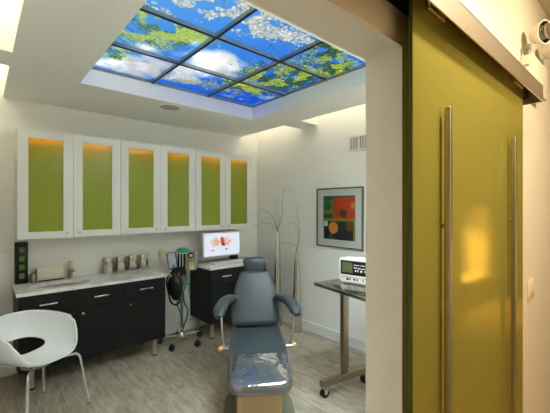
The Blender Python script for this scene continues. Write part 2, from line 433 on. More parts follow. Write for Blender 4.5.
# ------------------------------------------------------------------ backlit sky ceiling: the print is painted as a colour field
def paint_sky(n=300):
    rng = np.random.default_rng(7)
    X0, X1, Y0_, Y1_ = WX0, WX1, WY0, WY1
    xs = np.linspace(X0, X1, n); ys = np.linspace(Y0_, Y1_, n)
    gx, gy = np.meshgrid(xs, ys)                      # [iy, ix]
    def fbm(sc, seed, oct_=5):
        out = np.zeros((n, n)); amp = 1; tot = 0; f = sc
        for o in range(oct_):
            k = max(2, int(f)+2); r2 = np.random.default_rng(seed+o*13); g = r2.random((k+1, k+1))
            u = (gx-X0)/(X1-X0)*(k-1.001); v = (gy-Y0_)/(Y1_-Y0_)*(k-1.001)
            i = u.astype(int); j = v.astype(int); fu = u-i; fv = v-j
            fu = fu*fu*(3-2*fu); fv = fv*fv*(3-2*fv)
            a = g[j, i]*(1-fu)*(1-fv)+g[j, i+1]*fu*(1-fv)+g[j+1, i]*(1-fu)*fv+g[j+1, i+1]*fu*fv
            out += a*amp; tot += amp; amp *= 0.55; f *= 2
        return out/tot
    def blob(cx, cy, rx, ry, p=2):
        return np.clip(1-(((gx-cx)/rx)**2+((gy-cy)/ry)**2), 0, 1)
    img = np.zeros((n, n, 3))
    t = np.clip((gx-X0)/(X1-X0)*0.6+(gy-Y0_)/(Y1_-Y0_)*0.5, 0, 1)[..., None]
    img[:] = np.array([100, 176, 238])*(1-t)+np.array([16, 82, 204])*t
    # clouds
    c = fbm(5, 3)
    m = np.zeros((n, n))
    for cx, cy, rx, ry, s in ((1.02, 3.0, .36, .30, 1), (1.15, 2.75, .22, .2, .9), (1.45, 2.5, .36, .36, 1.25), (1.30, 2.72, .28, .25, 1.1), (1.62, 2.45, .24, .22, 1), (1.42, 2.95, .25, .2, .8), (1.16, 2.25, .2, .12, .8), (0.9, 3.12, .25, .12, .9), (0.95, 2.55, .15, .08, .5), (1.25, 2.48, .18, .16, .9), (1.74, 2.60, .2, .18, .9), (1.7, 2.32, .16, .14, .8)):
        m = np.maximum(m, s*blob(cx, cy, rx, ry))
    a = np.clip((m*0.9+(c-0.5)*1.9-0.32)*1.8, 0, 1)[..., None]
    sh = (0.74+0.42*np.clip((fbm(8, 31)-.3)*1.6, 0, 1))[..., None]
    img = img*(1-a)+np.array([262, 267, 272])*sh*a
    def splat(x, y, r, col, alpha=1.0):
        ix0 = int((x-r-X0)/(X1-X0)*(n-1)); ix1 = int((x+r-X0)/(X1-X0)*(n-1))+2
        iy0 = int((y-r-Y0_)/(Y1_-Y0_)*(n-1)); iy1 = int((y+r-Y0_)/(Y1_-Y0_)*(n-1))+2
        ix0, iy0 = max(ix0, 0), max(iy0, 0); ix1, iy1 = min(ix1, n), min(iy1, n)
        if ix0 >= ix1 or iy0 >= iy1: return
        d = (gx[iy0:iy1, ix0:ix1]-x)**2+(gy[iy0:iy1, ix0:ix1]-y)**2
        w = np.clip(1.6-d/(r*r)*1.6, 0, 1)[..., None]*alpha
        img[iy0:iy1, ix0:ix1] = img[iy0:iy1, ix0:ix1]*(1-w)+np.array(col)*w
    def branch(x, y, ang, ln, w, depth, col=(52, 58, 52)):
        k = int(ln/0.008)
        for i in range(k):
            splat(x, y, w*(1-0.5*i/k), col, 0.85)
            ang += rng.normal(0, 0.09); x += 0.008*math.cos(ang); y += 0.008*math.sin(ang)
            if depth and rng.random() < 0.035: branch(x, y, ang+rng.choice((-1, 1))*rng.uniform(.4, .9), ln*.5, w*.7, depth-1, col)
    def foliage(cs, cnt, cols, rr, seed, thr=0.5, sc=9):
        f = fbm(sc, seed, 4); r3 = np.random.default_rng(seed)
        pts = []
        while len(pts) < cnt:
            cx, cy, rx, ry = cs[r3.integers(len(cs))]
            q = r3.normal(0, .5, 2); x, y = cx+q[0]*rx, cy+q[1]*ry
            ix, iy = int((x-X0)/(X1-X0)*(n-1)), int((y-Y0_)/(Y1_-Y0_)*(n-1))
            if not (0 <= ix < n and 0 <= iy < n) or f[iy, ix] < thr: continue
            pts.append((x, y, cols[r3.integers(len(cols))], r3.uniform(*rr)))
        for p in pts: splat(p[0], p[1], p[3], p[2], 0.75)
    # right hand tree
    branch(2.45, 1.80, R(150), .55, .009, 2); branch(2.40, 2.5, R(170), .5, .010, 2); branch(2.44, 2.2, R(175), .6, .010, 2)
    rt = [(2.17, 2.12, .28, .2), (2.12, 1.76, .26, .2), (2.36, 1.9, .16, .16), (2.12, 2.5, .28, .24), (1.92, 2.36, .2, .2), (1.96, 1.62, .14, .12), (2.1, 2.78, .24, .14), (2.3, 2.35, .16, .3), (1.88, 2.70, .14, .10)]
    foliage(rt, 5000, [(34, 70, 40), (52, 88, 34), (76, 104, 36), (40, 84, 70)], (.005, .014), 41, .40, 14)
    foliage(rt, 5200, [(140, 172, 44), (176, 196, 50), (206, 212, 70), (112, 148, 46), (220, 222, 100)], (.004, .010), 43, .48, 16)
    # left hand tree
    branch(.64, 2.2, R(40), .5, .006, 2)
    lt = [(.72, 2.72, .15, .13), (.74, 2.28, .2, .17), (.92, 2.2, .2, .13), (1.1, 2.17, .16, .09), (.88, 2.42, .24, .12), (.68, 2.1, .12, .12), (1.06, 2.30, .12, .08), (.8, 2.86, .12, .06)]
    foliage(lt, 1800, [(66, 106, 56), (92, 126, 52), (116, 146, 80)], (.004, .011), 52, .46, 18)
    foliage(lt, 4400, [(156, 190, 70), (184, 206, 76), (208, 218, 120), (130, 166, 72), (160, 196, 120)], (.004, .009), 54, .46, 16)
    # blossom along the near side and a spray on the far side
    branch(.9, 1.5, R(50), .5, .005, 2, (110, 104, 100)); branch(1.5, 1.45, R(80), .5, .006, 2, (70, 70, 72)); branch(1.2, 1.4, R(70), .45, .005, 2, (110, 104, 100))
    bt = [(.86, 1.9, .18, .13), (.97, 1.76, .22, .15), (1.2, 1.86, .15, .12), (1.4, 1.8, .2, .11), (1.62, 1.73, .17, .09), (1.24, 1.72, .2, .14), (1.05, 1.6, .3, .16), (1.75, 1.62, .14, .08), (.75, 1.75, .12, .12), (1.4, 1.62, .25, .14)]
    foliage(bt, 2700, [(232, 228, 214), (250, 248, 240), (222, 218, 190), (200, 196, 150), (176, 178, 150), (150, 160, 170)], (.004, .012), 63, .49, 19)
    foliage([(1.5, 2.95, .18, .09), (1.72, 2.88, .15, .09), (1.62, 3.0, .2, .08), (1.94, 2.95, .14, .06), (1.35, 3.02, .12, .06), (2.1, 3.08, .12, .04)], 1700, [(196, 192, 164), (150, 152, 100), (214, 210, 192), (116, 124, 84), (90, 110, 80)], (.003, .009), 74, .46, 22)
    return np.clip(img, 0, 340)/255.0
SKY = paint_sky()
def s2l(a): return np.where(a <= 0.04045, a/12.92, ((a+0.055)/1.055)**2.4)
SKYL = s2l(SKY)

def print_plane(name, img, p00, du, dv, nu, nv, mat, parent, u0=0., u1=1., v0=0., v1=1.):
    """one flat panel with a colour per vertex"""
    us = np.linspace(0, 1, nu+1); vs = np.linspace(0, 1, nv+1)
    p00, du, dv = np.array(p00), np.array(du), np.array(dv)
    co = (p00[None, None]+us[None, :, None]*du+vs[:, None, None]*dv).reshape(-1, 3)
    idx = np.arange((nu+1)*(nv+1)).reshape(nv+1, nu+1)
    F = np.stack([idx[:-1, :-1], idx[:-1, 1:], idx[1:, 1:], idx[1:, :-1]], -1).reshape(-1, 4)
    me = bpy.data.meshes.new(name); me.from_pydata(co.tolist(), [], F.tolist())
    h, w = img.shape[:2]
    iu = np.clip(((u0+(u1-u0)*us)*(w-1)).round().astype(int), 0, w-1); iv = np.clip(((v0+(v1-v0)*vs)*(h-1)).round().astype(int), 0, h-1)
    c = img[iv][:, iu].reshape(-1, 3); c = np.concatenate([c, np.ones((len(c), 1))], 1)
    at = me.color_attributes.new('print', 'FLOAT_COLOR', 'POINT'); at.data.foreach_set('color', c.astype(np.float32).ravel())
    me.materials.append(M[mat]); me.update()
    o = bpy.data.objects.new(name, me); COL.objects.link(o); o.parent = parent
    return o

PZ = 2.79
sk = thing('skylight_panel', ((WX0+WX1)/2, (WY0+WY1)/2, PZ), 'backlit ceiling panel printed with blue sky, clouds and tree crowns', 'ceiling light')
ox, oy, oz = sk.location
px_ = [WX0+0.012+(WX1-WX0-0.024)*k/3 for k in range(4)]; py_ = [WY0+0.012, 2.035, 2.615, WY1-0.012]
for i in range(3):
    for j in range(3):
        u0 = (px_[i]-WX0)/(WX1-WX0); u1 = (px_[i+1]-WX0)/(WX1-WX0); v0 = (py_[j]-WY0)/(WY1-WY0); v1 = (py_[j+1]-WY0)/(WY1-WY0)
        print_plane('print_panel', SKYL, (px_[i]-ox, py_[j]-oy, PZ+0.012-oz), (px_[i+1]-px_[i], 0, 0), (0, py_[j+1]-py_[j], 0), 100, 100, 'sky', sk, u0, u1, v0, v1)
for k in (1, 2):
    q = sub('grid_bar', box(NB(), px_[k]-.008, px_[k]+.008, WY0+.012, WY1-.012, PZ-.014, PZ+.012), 'bar', sk, sk.location)
    sub('gasket', box(NB(), px_[k]-.0085, px_[k]+.0085, WY0+.012, WY1-.012, PZ-.019, PZ-.0141), 'bar_black', q, sk.location)
for k in (1, 2):
    q = sub('grid_bar', box(NB(), WX0+.012, WX1-.012, py_[k]-.008, py_[k]+.008, PZ-.013, PZ+.0118), 'bar', sk, sk.location)
    sub('gasket', box(NB(), WX0+.012, WX1-.012, py_[k]-.0085, py_[k]+.0085, PZ-.0185, PZ-.0131), 'bar_black', q, sk.location)
b = NB()
box(b, WX0, WX0+.012, WY0, WY1, PZ-.012, PZ+.02); box(b, WX1-.012, WX1, WY0, WY1, PZ-.012, PZ+.02)
box(b, WX0+.012, WX1-.012, WY0, WY0+.012, PZ-.012, PZ+.02); box(b, WX0+.012, WX1-.012, WY1-.012, WY1, PZ-.012, PZ+.02)
sub('edge_frame', b, 'bar', sk, sk.location)
sub('backing', box(NB(), WX0+.012, WX1-.012, WY0+.012, WY1-.012, PZ+.03, PZ+.05), 'white', sk, sk.location)

# ceiling speaker
r = thing('ceiling_speaker', (1.487, 3.345, CZ), 'round grey speaker grille in the ceiling above the cabinets', 'speaker')
b = NB(); lathe(b, [(.108, 0), (.108, -.006), (.100, -.009), (.100, -.004)], n=40); obj('rim', b, 'ceil', r, 40)
obj('grille', lathe(NB(), [(.098, -.0035), (.098, -.0065), (.05, -.0085), (.005, -.009)], n=40), 'speaker', r, 40)

# ------------------------------------------------------------------ sliding glass door and hall fittings
d = thing('door_1', (1.525, 0.476, 0.01), 'frosted olive green glass sliding door with two tall steel pulls', 'door', kind='structure')
DX0, DX1, DY0, DY1 = 0.937, 2.113, 0.470, 0.482
sub('glass_panel', box(NB(), DX0+.0012, DX1-.0012, DY0, DY1, 0.012, 2.225, .001, 1), 'glass', d, d.location)
sub('glass_edge', box(NB(), DX0-.0006, DX0+.0012, DY0+.0005, DY1-.0005, 0.012, 2.225), 'glass_edge', d, d.location)
sub('glass_edge', box(NB(), DX1-.0012, DX1+.0006, DY0+.0005, DY1-.0005, 0.012, 2.225), 'glass_edge', d, d.location)
for hx in (1.128, 1.860):
    b = NB(); box(b, hx-.010, hx+.010, .438, .458, .25, 1.92, .0045, 3)
    h = sub('pull_handle', b, 'handle', d, d.location, 40)
    h['label'] = 'tall satin steel pull bar'
    for z in (.60, 1.54):
        b = NB(); cyl(b, (hx, .457, z), (hx, DY0, z), .006, n=14); sub('standoff', b, 'handle', h, d.location, 40)
for x0, x1 in ((1.02, 1.135), (1.925, 2.07)):
    b = NB(); box(b, x0, x1, .456, DY0-.0005, 2.198, 2.236, .003)
    sub('hanger_clamp', b, 'track', d, d.location, 40)

t = thing('door_track', (1.09, .5, 2.18), 'brushed metal track cover above the green sliding door', 'door track')
b = NB(); box(b, -.15, 2.33, .426, .430, 2.178, 2.262); box(b, -.15, 2.33, .426, HY-.001, 2.258, 2.262); box(b, 2.326, 2.33, .43, HY-.001, 2.178, 2.258); box(b, -.15, -.146, .43, HY-.001, 2.178, 2.258)
sub('cover', b, 'track', t, t.location)
sub('rail', box(NB(), -.14, 2.32, .492, HY-.001, 2.212, 2.25), 'black', t, t.location)

r = thing('emergency_light', (2.52, HY, 2.27), 'white emergency light box with round lamp heads above the door track', 'emergency light')
EX0, EX1 = 2.34, 2.70
b = NB(); box(b, EX0, EX1, .473, HY-.0005, 2.27, 2.467, .006); sub('housing', b, 'cream', r, r.location, 40)
for z in (2.33, 2.40):
    b = NB(); box(b, EX0-.0006, EX0+.001, .492, .516, z, z+.012); sub('side_catch', b, 'grey', r, r.location)
for hx in (2.365, 2.67):
    b = NB(); cyl(b, (hx, .50, 2.466), (hx, .50, 2.505), .011, n=14); box(b, hx-.016, hx+.016, .488, .512, 2.497, 2.53, .004)
    s_ = sub('swivel', b, 'grey', r, r.location, 40)
    hd = Vector((-.35, -.93, -.10)).normalized(); c = Vector((hx+.05, .445, 2.592))
    u, w = frame_of(hd)
    def ring(rad, off): return [c + hd*off + (u*math.cos(2*math.pi*k/28) + w*math.sin(2*math.pi*k/28))*rad for k in range(28)]
    b = NB(); rings(b, [ring(.02, -.055), ring(.045, -.045), ring(.062, -.01), ring(.066, .008), ring(.066, .016), ring(.060, .016), ring(.055, .0), ring(.03, -.03), ring(.012, -.035)])
    hh = sub('lamp_head', b, 'lamp_shell', r, r.location, 40)
    b = NB(); rings(b, [ring(.060, .014), ring(.045, .024), ring(.02, .029), ring(.004, .030)]); sub('lens', b, 'lens', hh, r.location, 40)
    b = NB(); rings(b, [ring(.010, -.034), ring(.014, -.015), ring(.010, .0), ring(.003, .004)]); sub('bulb', b, 'cream', hh, r.location, 40)

r = thing('light_switch', (2.57, HY, 1.09), 'ivory double rocker light switch plate right of the green door', 'light switch')
b = NB(); box(b, 2.505, 2.640, HY-.007, HY-.0005, 1.03, 1.152, .003); sub('plate', b, 'switch', r, r.location, 40)
for sx in (2.540, 2.605):
    b = NB(); box(b, sx-.017, sx+.017, HY-.0105, HY-.007, 1.057, 1.125, .002); sub('rocker', b, 'switch', r, r.location, 40)

# ------------------------------------------------------------------ upper cabinets
def upper(x0, label):
    W, y0, y1, z0, z1, t_ = .871, 3.785, 4.0945, 1.307, 2.308, .018
    r = thing('wall_cabinet', (x0+W/2, 3.94, z0), label, 'cabinet', group='white wall cabinets with green panes')
    b = NB()
    box(b, x0, x0+t_, y0, y1, z0, z1); box(b, x0+W-t_, x0+W, y0, y1, z0, z1)
    box(b, x0+t_, x0+W-t_, y0, y1, z0, z0+t_); box(b, x0+t_, x0+W-t_, y0, y1, z1-t_, z1); box(b, x0+t_, x0+W-t_, y1-.006, y1, z0+t_, z1-t_)
    sub('body', b, 'white', r, r.location)
    b = NB(); g_ = .003
    box(b, x0+t_, x0+W-t_, y1-.006-g_, y1-.006, z0+t_, z1-t_); box(b, x0+t_, x0+t_+g_, y0+.002, y1-.01, z0+t_, z1-t_); box(b, x0+W-t_-g_, x0+W-t_, y0+.002, y1-.01, z0+t_, z1-t_)
    box(b, x0+t_+g_, x0+W-t_-g_, y0+.002, y1-.01, z0+t_, z0+t_+g_); box(b, x0+t_+g_, x0+W-t_-g_, y0+.002, y1-.01, z1-t_-g_, z1-t_)
    sub('damping_lining', b, 'damping_lining', r, r.location)  # unseen dark sheets added to damp the strip light's bounce
    for k in range(2):
        a0 = x0+.0015+k*(W/2); a1 = a0+W/2-.003
        b = NB(); yf, yb = 3.765, 3.784
        box(b, a0, a0+.078, yf, yb, z0+.001, z1-.001); box(b, a1-.082, a1, yf, yb, z0+.001, z1-.001)
        box(b, a0+.078, a1-.082, yf, yb, z0+.001, z0+.064); box(b, a0+.078, a1-.082, yf, yb, z1-.076, z1-.001)
        dr = sub('door', b, 'white', r, r.location)
        sub('glass_pane', box(NB(), a0+.074, a1-.078, yb-.009, yb-.004, z0+.060, z1-.072), 'pane', dr, r.location)
        kx = a1-.052 if k == 0 else a0+.050
        b = NB(); cyl(b, (kx, yf, z0+.045), (kx, yf-.014, z0+.045), .005, n=12); cyl(b, (kx, yf-.014, z0+.045), (kx, yf-.024, z0+.045), .0115, .0105, n=16)
        sub('knob', b, 'steel', dr, r.location, 40)
        b = NB(); box(b, a0+.06, a1-.06, yb+.004, yb+.036, z1-.074, z1-.066)
        st = sub('strip_light', b, 'white', r, r.location)
        for q in range(6):
            lx = a0+.098+q*(a1-a0-.200)/5
            b = NB(); box(b, lx-.004, lx+.004, yb+.018, yb+.026, z1-.078, z1-.0742)
            sub('light_chip', b, 'led', st, r.location)
    return r
c1 = upper(.255, 'white two-door wall cabinet with green panes above the sink, leftmost of three')
dup(c1, c1.location+Vector((.8725, 0, 0)), 'white two-door wall cabinet with green panes above the steel canisters, middle of three')
dup(c1, c1.location+Vector((1.745, 0, 0)), 'white two-door wall cabinet with green panes above the lit computer screen, rightmost of three')

# ------------------------------------------------------------------ black base cabinets and their tops
def base_cab(x0, n, w, knobs, label, feet):
    z0, z1, yf, yb = .18, .84, 3.56, 4.078
    x1 = x0+n*w
    r = thing('base_cabinet', ((x0+x1)/2, 3.82, 0), label, 'cabinet')
    b = NB(); box(b, x0, x1, yf+.0205, yb, z0, z0+.02); box(b, x0, x0+.02, yf+.0205, yb, z0+.02, z1-.001); box(b, x1-.02, x1, yf+.0205, yb, z0+.02, z1-.001)
    box(b, x0+.02, x1-.02, yb-.02, yb, z0+.02, z1-.001); box(b, x0+.02, x1-.02, yf+.0205, yf+.05, z1-.04, z1-.001)
    box(b, x0+.02, x1-.02, yf+.0205, yf+.05, .655, .675)
    sub('body', b, 'black_wood', r, r.location)
    for k in range(n):
        a0, a1 = x0+k*w+.0015, x0+(k+1)*w-.0015
        dr = sub('drawer', box(NB(), a0, a1, yf, yf+.02, .668, z1-.004, .001, 1), 'black_wood', r, r.location)
        hx = a0+.5*(a1-a0)
        b = NB(); box(b, hx-.066, hx+.066, yf-.028, yf-.019, .741, .755, .002); box(b, hx-.056, hx-.048, yf-.02, yf, .743, .753); box(b, hx+.048, hx+.056, yf-.02, yf, .743, .753)
        sub('bar_handle', b, 'chrome', dr, r.location, 40)
        do = sub('door', box(NB(), a0, a1, yf, yf+.02, z0+.001, .664, .001, 1), 'black_wood', r, r.location)
        kx = a1-.05 if knobs[k] == 'r' else a0+.055
        b = NB(); cyl(b, (kx, yf, .61), (kx, yf-.014, .61), .005, n=12); cyl(b, (kx, yf-.014, .61), (kx, yf-.024, .61), .0125, .0115, n=16)
        sub('knob', b, 'steel', do, r.location, 40)
    for fx, fy in feet:
        f = sub('foot', cyl(NB(), (fx, fy, .014), (fx, fy, z0), .024, n=24), 'steel', r, r.location, 40)
        sub('foot_pad', cyl(NB(), (fx, fy, 0), (fx, fy, .014), .026, n=24), 'rubber', f, r.location, 40)
    return r
base_cab(.245, 3, .428, 'rll', 'long black vanity cabinet with three drawers, under the sink and steel canisters', ((.35, 3.645), (1.43, 3.612), (.35, 4.0), (1.43, 4.0)))
base_cab(2.09, 2, .43, 'rl', 'black base cabinet under the computer screen, behind the treatment chair', ((2.132, 3.6), (2.90, 3.6), (2.143, 3.98), (2.90, 3.98)))

def worktop_with_hole(x0, x1, y0, y1, z0, z1, cx, cy, a, bb, n=64):
    b = NB(); ri, ro = [], []
    for k in range(n):
        t_ = 2*math.pi*(k+.5)/n; c, s = math.cos(t_), math.sin(t_)
        ri.append((cx+a*c, cy+bb*s))
        sx = ((x1-cx) if c > 0 else (cx-x0))/abs(c) if abs(c) > 1e-6 else 1e9
        sy = ((y1-cy) if s > 0 else (cy-y0))/abs(s) if abs(s) > 1e-6 else 1e9
        q = min(sx, sy); ro.append((cx+q*c, cy+q*s))
    for X, Y in ((x0, y0), (x1, y0), (x1, y1), (x0, y1)):
        k = min(range(n), key=lambda i: (ro[i][0]-X)**2+(ro[i][1]-Y)**2); ro[k] = (X, Y)
    it = [b.verts.new((x, y, z1)) for x, y in ri]; ot = [b.verts.new((x, y, z1)) for x, y in ro]
    ib = [b.verts.new((x, y, z0)) for x, y in ri]; ob = [b.verts.new((x, y, z0)) for x, y in ro]
    for k in range(n):
        j = (k+1) % n
        b.faces.new((ot[k], ot[j], it[j], it[k])); b.faces.new((ob[k], ib[k], ib[j], ob[j]))
        b.faces.new((it[k], it[j], ib[j], ib[k])); b.faces.new((ot[k], ob[k], ob[j], ot[j]))
    return b
SX, SY, SA, SB = .585, 3.765, .25, .13
tag(obj('worktop', worktop_with_hole(.232, 1.545, 3.545, 4.0945, .8402, .87, SX, SY, SA, SB), 'marble'), 'white marble worktop with an oval sink cutout on the long black vanity', 'worktop')
b = NB(); box(b, 2.075, 2.965, 3.545, 4.0945, .8402, .87, .002)
tag(obj('worktop', b, 'marble', None, 40), 'white marble worktop under the computer screen', 'worktop')
b = NB(); N = 48
def er(k, z): return [Vector((SX+(SA+.004)*k*math.cos(2*math.pi*i/N), SY+(SB+.004)*k*math.sin(2*math.pi*i/N), z)) for i in range(N)]
rings(b, [er(1.06, .8395), er(1.0, .8395), er(.97, .80), er(.85, .755), er(.5, .735), er(.1, .732), er(.1, .726), er(.52, .729), er(.88, .748), er(1.01, .795), er(1.06, .833)], True)
sk_ = tag(obj('sink_basin', b, 'basin', None, 60), 'oval basin sunk into the marble worktop below the steel faucet', 'sink')

r = thing('faucet', (.70, 3.975, .87), 'square brushed steel faucet standing behind the oval sink', 'faucet')
b = NB(); box(b, .679, .721, 3.957, 3.999, .87, 1.035, .003); sub('column', b, 'table_steel', r, r.location, 40)
b = NB(); box(b, .682, .718, 3.84, 3.958, .955, .975, .003); sub('spout', b, 'table_steel', r, r.location, 40)
b = NB(); box(b, .684, .716, 3.945, 3.999, 1.036, 1.046, .002); sub('lever', b, 'table_steel', r, r.location, 40)
r = thing('soap_dispenser', (.392, 3.985, .87), 'slim steel soap cylinder between the black organiser and the cream box', 'soap dispenser')
obj('bottle', lathe(NB(), [(.023, 0), (.024, .004), (.024, .082), (.022, .086), (.010, .088)], n=24), 'table_steel', r, 40)
b = NB(); cyl(b, (0, 0, .086), (0, 0, .10), .006, n=12); cyl(b, (0, 0, .098), (0, -.04, .098), .004, n=10); obj('pump', b, 'table_steel', r, 40)
r = thing('towel_box', (.537, 4.03, .872), 'low cream paper towel box on the worktop behind the sink', 'box')
b = NB(); box(b, -.113, .113, -.04, .055, 0, .126, .006); obj('body', b, 'cream', r, 40)
b = NB(); box(b, -.108, .108, -.043, -.0405, -.001, .010); obj('slot', b, 'black', r)
b = NB(); box(b, -.113, -.075, -.046, -.0405, .035, .041); obj('latch', b, 'steel', r)
r = thing('organiser', (.304, 4.04, .87), 'tall narrow black holder with four green openings at the left end of the worktop', 'holder')
b = NB(); box(b, -.05, .05, -.04, .05, 0, .39, .004); obj('case', b, 'black', r, 40)
for z in (.07, .152, .234, .316):
    b = NB(); box(b, -.018, .022, -.0425, -.0402, z-.022, z+.03, .001, 1); obj('window', b, 'dgreen', r)
can = None
CP = [(1.066, 3.99), (1.194, 3.995), (1.324, 4.0), (1.455, 4.005)]
CL = ['first steel canister from the faucet, in the row on the marble worktop', 'second steel canister from the faucet, in the row on the marble worktop',
      'third steel canister from the faucet, in the row on the marble worktop', 'last steel canister in the row, nearest the wall outlet']
for k, (x, y) in enumerate(CP):
    if can is None:
        can = thing('canister', (x, y, .87), CL[0], 'canister', group='steel canisters in a row on the worktop')
        obj('body', lathe(NB(), [(.050, 0), (.052, .003), (.052, .155)], n=36), 'canister', can, 40)
        obj('lid', lathe(NB(), [(.0535, .150), (.0535, .176), (.050, .180), (.004, .181)], n=36), 'canister', can, 40)
    else: dup(can, (x, y, .87), CL[k])

r = thing('wall_outlet', (1.70, YB, 1.0), 'white wall outlet with a plugged in adapter beside the canisters', 'outlet')
b = NB(); box(b, 1.655, 1.735, YB-.008, YB-.0005, .98, 1.10, .002); sub('plate', b, 'cream', r, r.location, 40)
b = NB(); box(b, 1.675, 1.745, YB-.05, YB-.0085, .925, 1.06, .006); sub('adapter', b, 'cream', r, r.location, 40)

# computer
def paint_screen(w=96, h=54):
    rng = np.random.default_rng(3)
    im = np.ones((h, w, 3))*np.array([226, 234, 246]); yy, xx = np.mgrid[0:h, 0:w]
    def sp(x, y, r, c, a=.8):
        d = (xx-x)**2+(yy-y)**2; m = (np.clip(1.3-d/(r*r), 0, 1)*a)[..., None]
        im[:] = im*(1-m)+np.array(c)*m
    for k in range(150):
        q = rng.normal(0, 1, 2); x, y = 30+q[0]*6, 32+q[1]*4.4
        sp(x, y, rng.uniform(.8, 2.2), [(240, 190, 160), (226, 140, 100), (236, 170, 140), (246, 214, 196)][rng.integers(4)], .7)
    for k in range(150):
        q = rng.normal(0, 1, 2); x, y = 57+q[0]*7, 33+q[1]*4.6
        sp(x, y, rng.uniform(.8, 2.2), [(240, 196, 190), (206, 90, 80), (248, 226, 224), (232, 160, 150)][rng.integers(4)], .7)
    for k in range(60):
        t_ = k/60; sp(46+rng.normal(0, 1.4)+3*t_, 42-18*t_, rng.uniform(1, 2.2), (176, 70, 30), .7)
    for k in range(10): sp(51+rng.normal(0, 1.5), 25+rng.normal(0, 1), 1.4, (110, 24, 16), .8)
    for x in (19, 21, 23): sp(x, 13, 1.6, (206, 60, 70), .8)
    for x in (24, 26): sp(x, 12.5, 1.3, (120, 120, 170), .7)
    for x, y in ((56, 13), (58, 14.5), (60, 14)): sp(x, y, 1.7, (52, 60, 80), .85)
    for x in range(4, 18, 2): sp(x, 49, .8, (150, 150, 160), .7)
    sp(14, 6, .9, (130, 140, 160), .8)
    return s2l(np.clip(im, 0, 255)/255)
r = thing('computer_monitor', (2.435, 3.86, .87), 'white computer screen glowing with a floral picture on the right worktop', 'computer monitor')
b = NB(); box(b, 2.14, 2.73, 3.842, 3.872, .942, 1.272, .005); sub('casing', b, 'white', r, r.location, 40)
print_plane('screen', paint_screen(), (2.162-2.435, 3.8415-3.86, .962-.87), (.546, 0, 0), (0, 0, .292), 96, 54, 'screen', r)
b = NB(); box(b, 2.40, 2.47, 3.872, 4.06, 1.07, 1.13, .004); box(b, 2.37, 2.50, 4.06, 4.094, 1.03, 1.17, .004); sub('wall_arm', b, 'white', r, r.location, 40)
r = thing('keyboard', (2.45, 3.70, .87), 'white keyboard lying in front of the computer screen', 'keyboard')
b = NB(); box(b, 2.20, 2.72, 3.64, 3.80, .8702, .888, .005); sub('body', b, 'plastic', r, r.location, 40)
b = NB()
for i in range(18):
    for j in range(5): box(b, 2.214+i*.0275, 2.238+i*.0275, 3.655+j*.027, 3.678+j*.027, .888, .891)
sub('keys', b, 'white', r, r.location)
r = thing('power_adapter', (2.715, 3.99, .87), 'small black adapter on the worktop below the screen', 'power adapter')
b = NB(); box(b, -.055, .055, -.03, .03, 0, .055, .006); obj('body', b, 'black', r, 40)
b = NB(); tube(b, smooth_path([(0, .03, .02), (.03, .05, .03), (.03, .06, .008), (.08, .07, .006)]), .004); obj('cable', b, 'black', r, 40)

# ------------------------------------------------------------------ gas stand between the cabinets
CAMRZ = R(-41.2)
r = thing('gas_stand', (1.785, 3.745, 0), 'wheeled steel pole stand with breathing bag and grey flowmeter between the black cabinets', 'medical stand', rz=CAMRZ)
b = NB(); cyl(b, (.02, 0, .07), (.02, 0, .90), .018, n=18); obj('pole', b, 'table_steel', r, 40)
obj('hub', lathe(NB(), [(.05, .065), (.052, .085), (.035, .10), (.02, .125)], (.02, 0, 0), 24), 'steel', r, 40)
for a in (-100, -28, 44, 116, 188):
    dx, dy = math.cos(R(a)), math.sin(R(a)); L_ = .245
    b = NB(); tube(b, [(.02+dx*.03, dy*.03, .085), (.02+dx*.15, dy*.15, .082), (.02+dx*L_, dy*L_, .078)], [.012, .011, .010], 10)
    lg = obj('leg', b, 'steel', r, 40)
    ex, ey = .02+dx*L_, dy*L_
    b = NB(); cyl(b, (ex, ey, .05), (ex, ey, .085), .012, n=12)
    cyl(b, (ex-dy*.02, ey+dx*.02, .033), (ex+dy*.02, ey-dx*.02, .033), .033, n=20)
    obj('caster', b, 'rubber', lg, 40)
b = NB(); box(b, -.11, .074, -.045, .05, .845, .90, .006); box(b, .0, .07, -.025, .04, .79, .865, .004); box(b, -.10, -.02, -.05, .03, .80, .885, .01); obj('yoke', b, 'black', r, 40)
b = NB(); box(b, .075, .195, -.045, .06, .862, 1.085, .006); fm = obj('flowmeter', b, 'grey', r, 40)
b = NB(); cyl(b, (.142, -.045, 1.035), (.142, -.056, 1.035), .034, n=28); obj('gauge', b, 'black', fm, 40)
b = NB(); cyl(b, (.146, -.056, 1.035), (.146, -.062, 1.035), .018, n=24); obj('dial', b, 'yellow', fm, 40)
b = NB(); box(b, .125, .18, -.047, -.0452, .915, .955); obj('warning_label', b, 'yellow', fm)
b = NB()
for k in range(4): cyl(b, (.13+k*.014, -.046, .91), (.13+k*.014, -.046, .87), .004, n=8)
obj('flow_tube', b, 'clear_tube', fm, 40)
b = NB()
for x in (-.01, .025, .058): cyl(b, (x, -.02, .885), (x, -.02, 1.05), .012, n=14)
obj('valve_block', b, 'black', r, 40)
b = NB()
for x in (.008, .042): cyl(b, (x, -.03, .90), (x, -.03, 1.06), .006, n=12)
obj('vial', b, 'clear_tube', r, 40)
b = NB(); box(b, -.03, .10, -.05, .05, 1.058, 1.068, .003); obj('tray', b, 'clear_tube', r, 40)
b = NB(); lathe(b, [(.075, 1.069), (.085, 1.08), (.07, 1.105), (.045, 1.118), (.008, 1.122)], (.035, 0, 0), 28); obj('nose_mask', b, 'teal', r, 50)
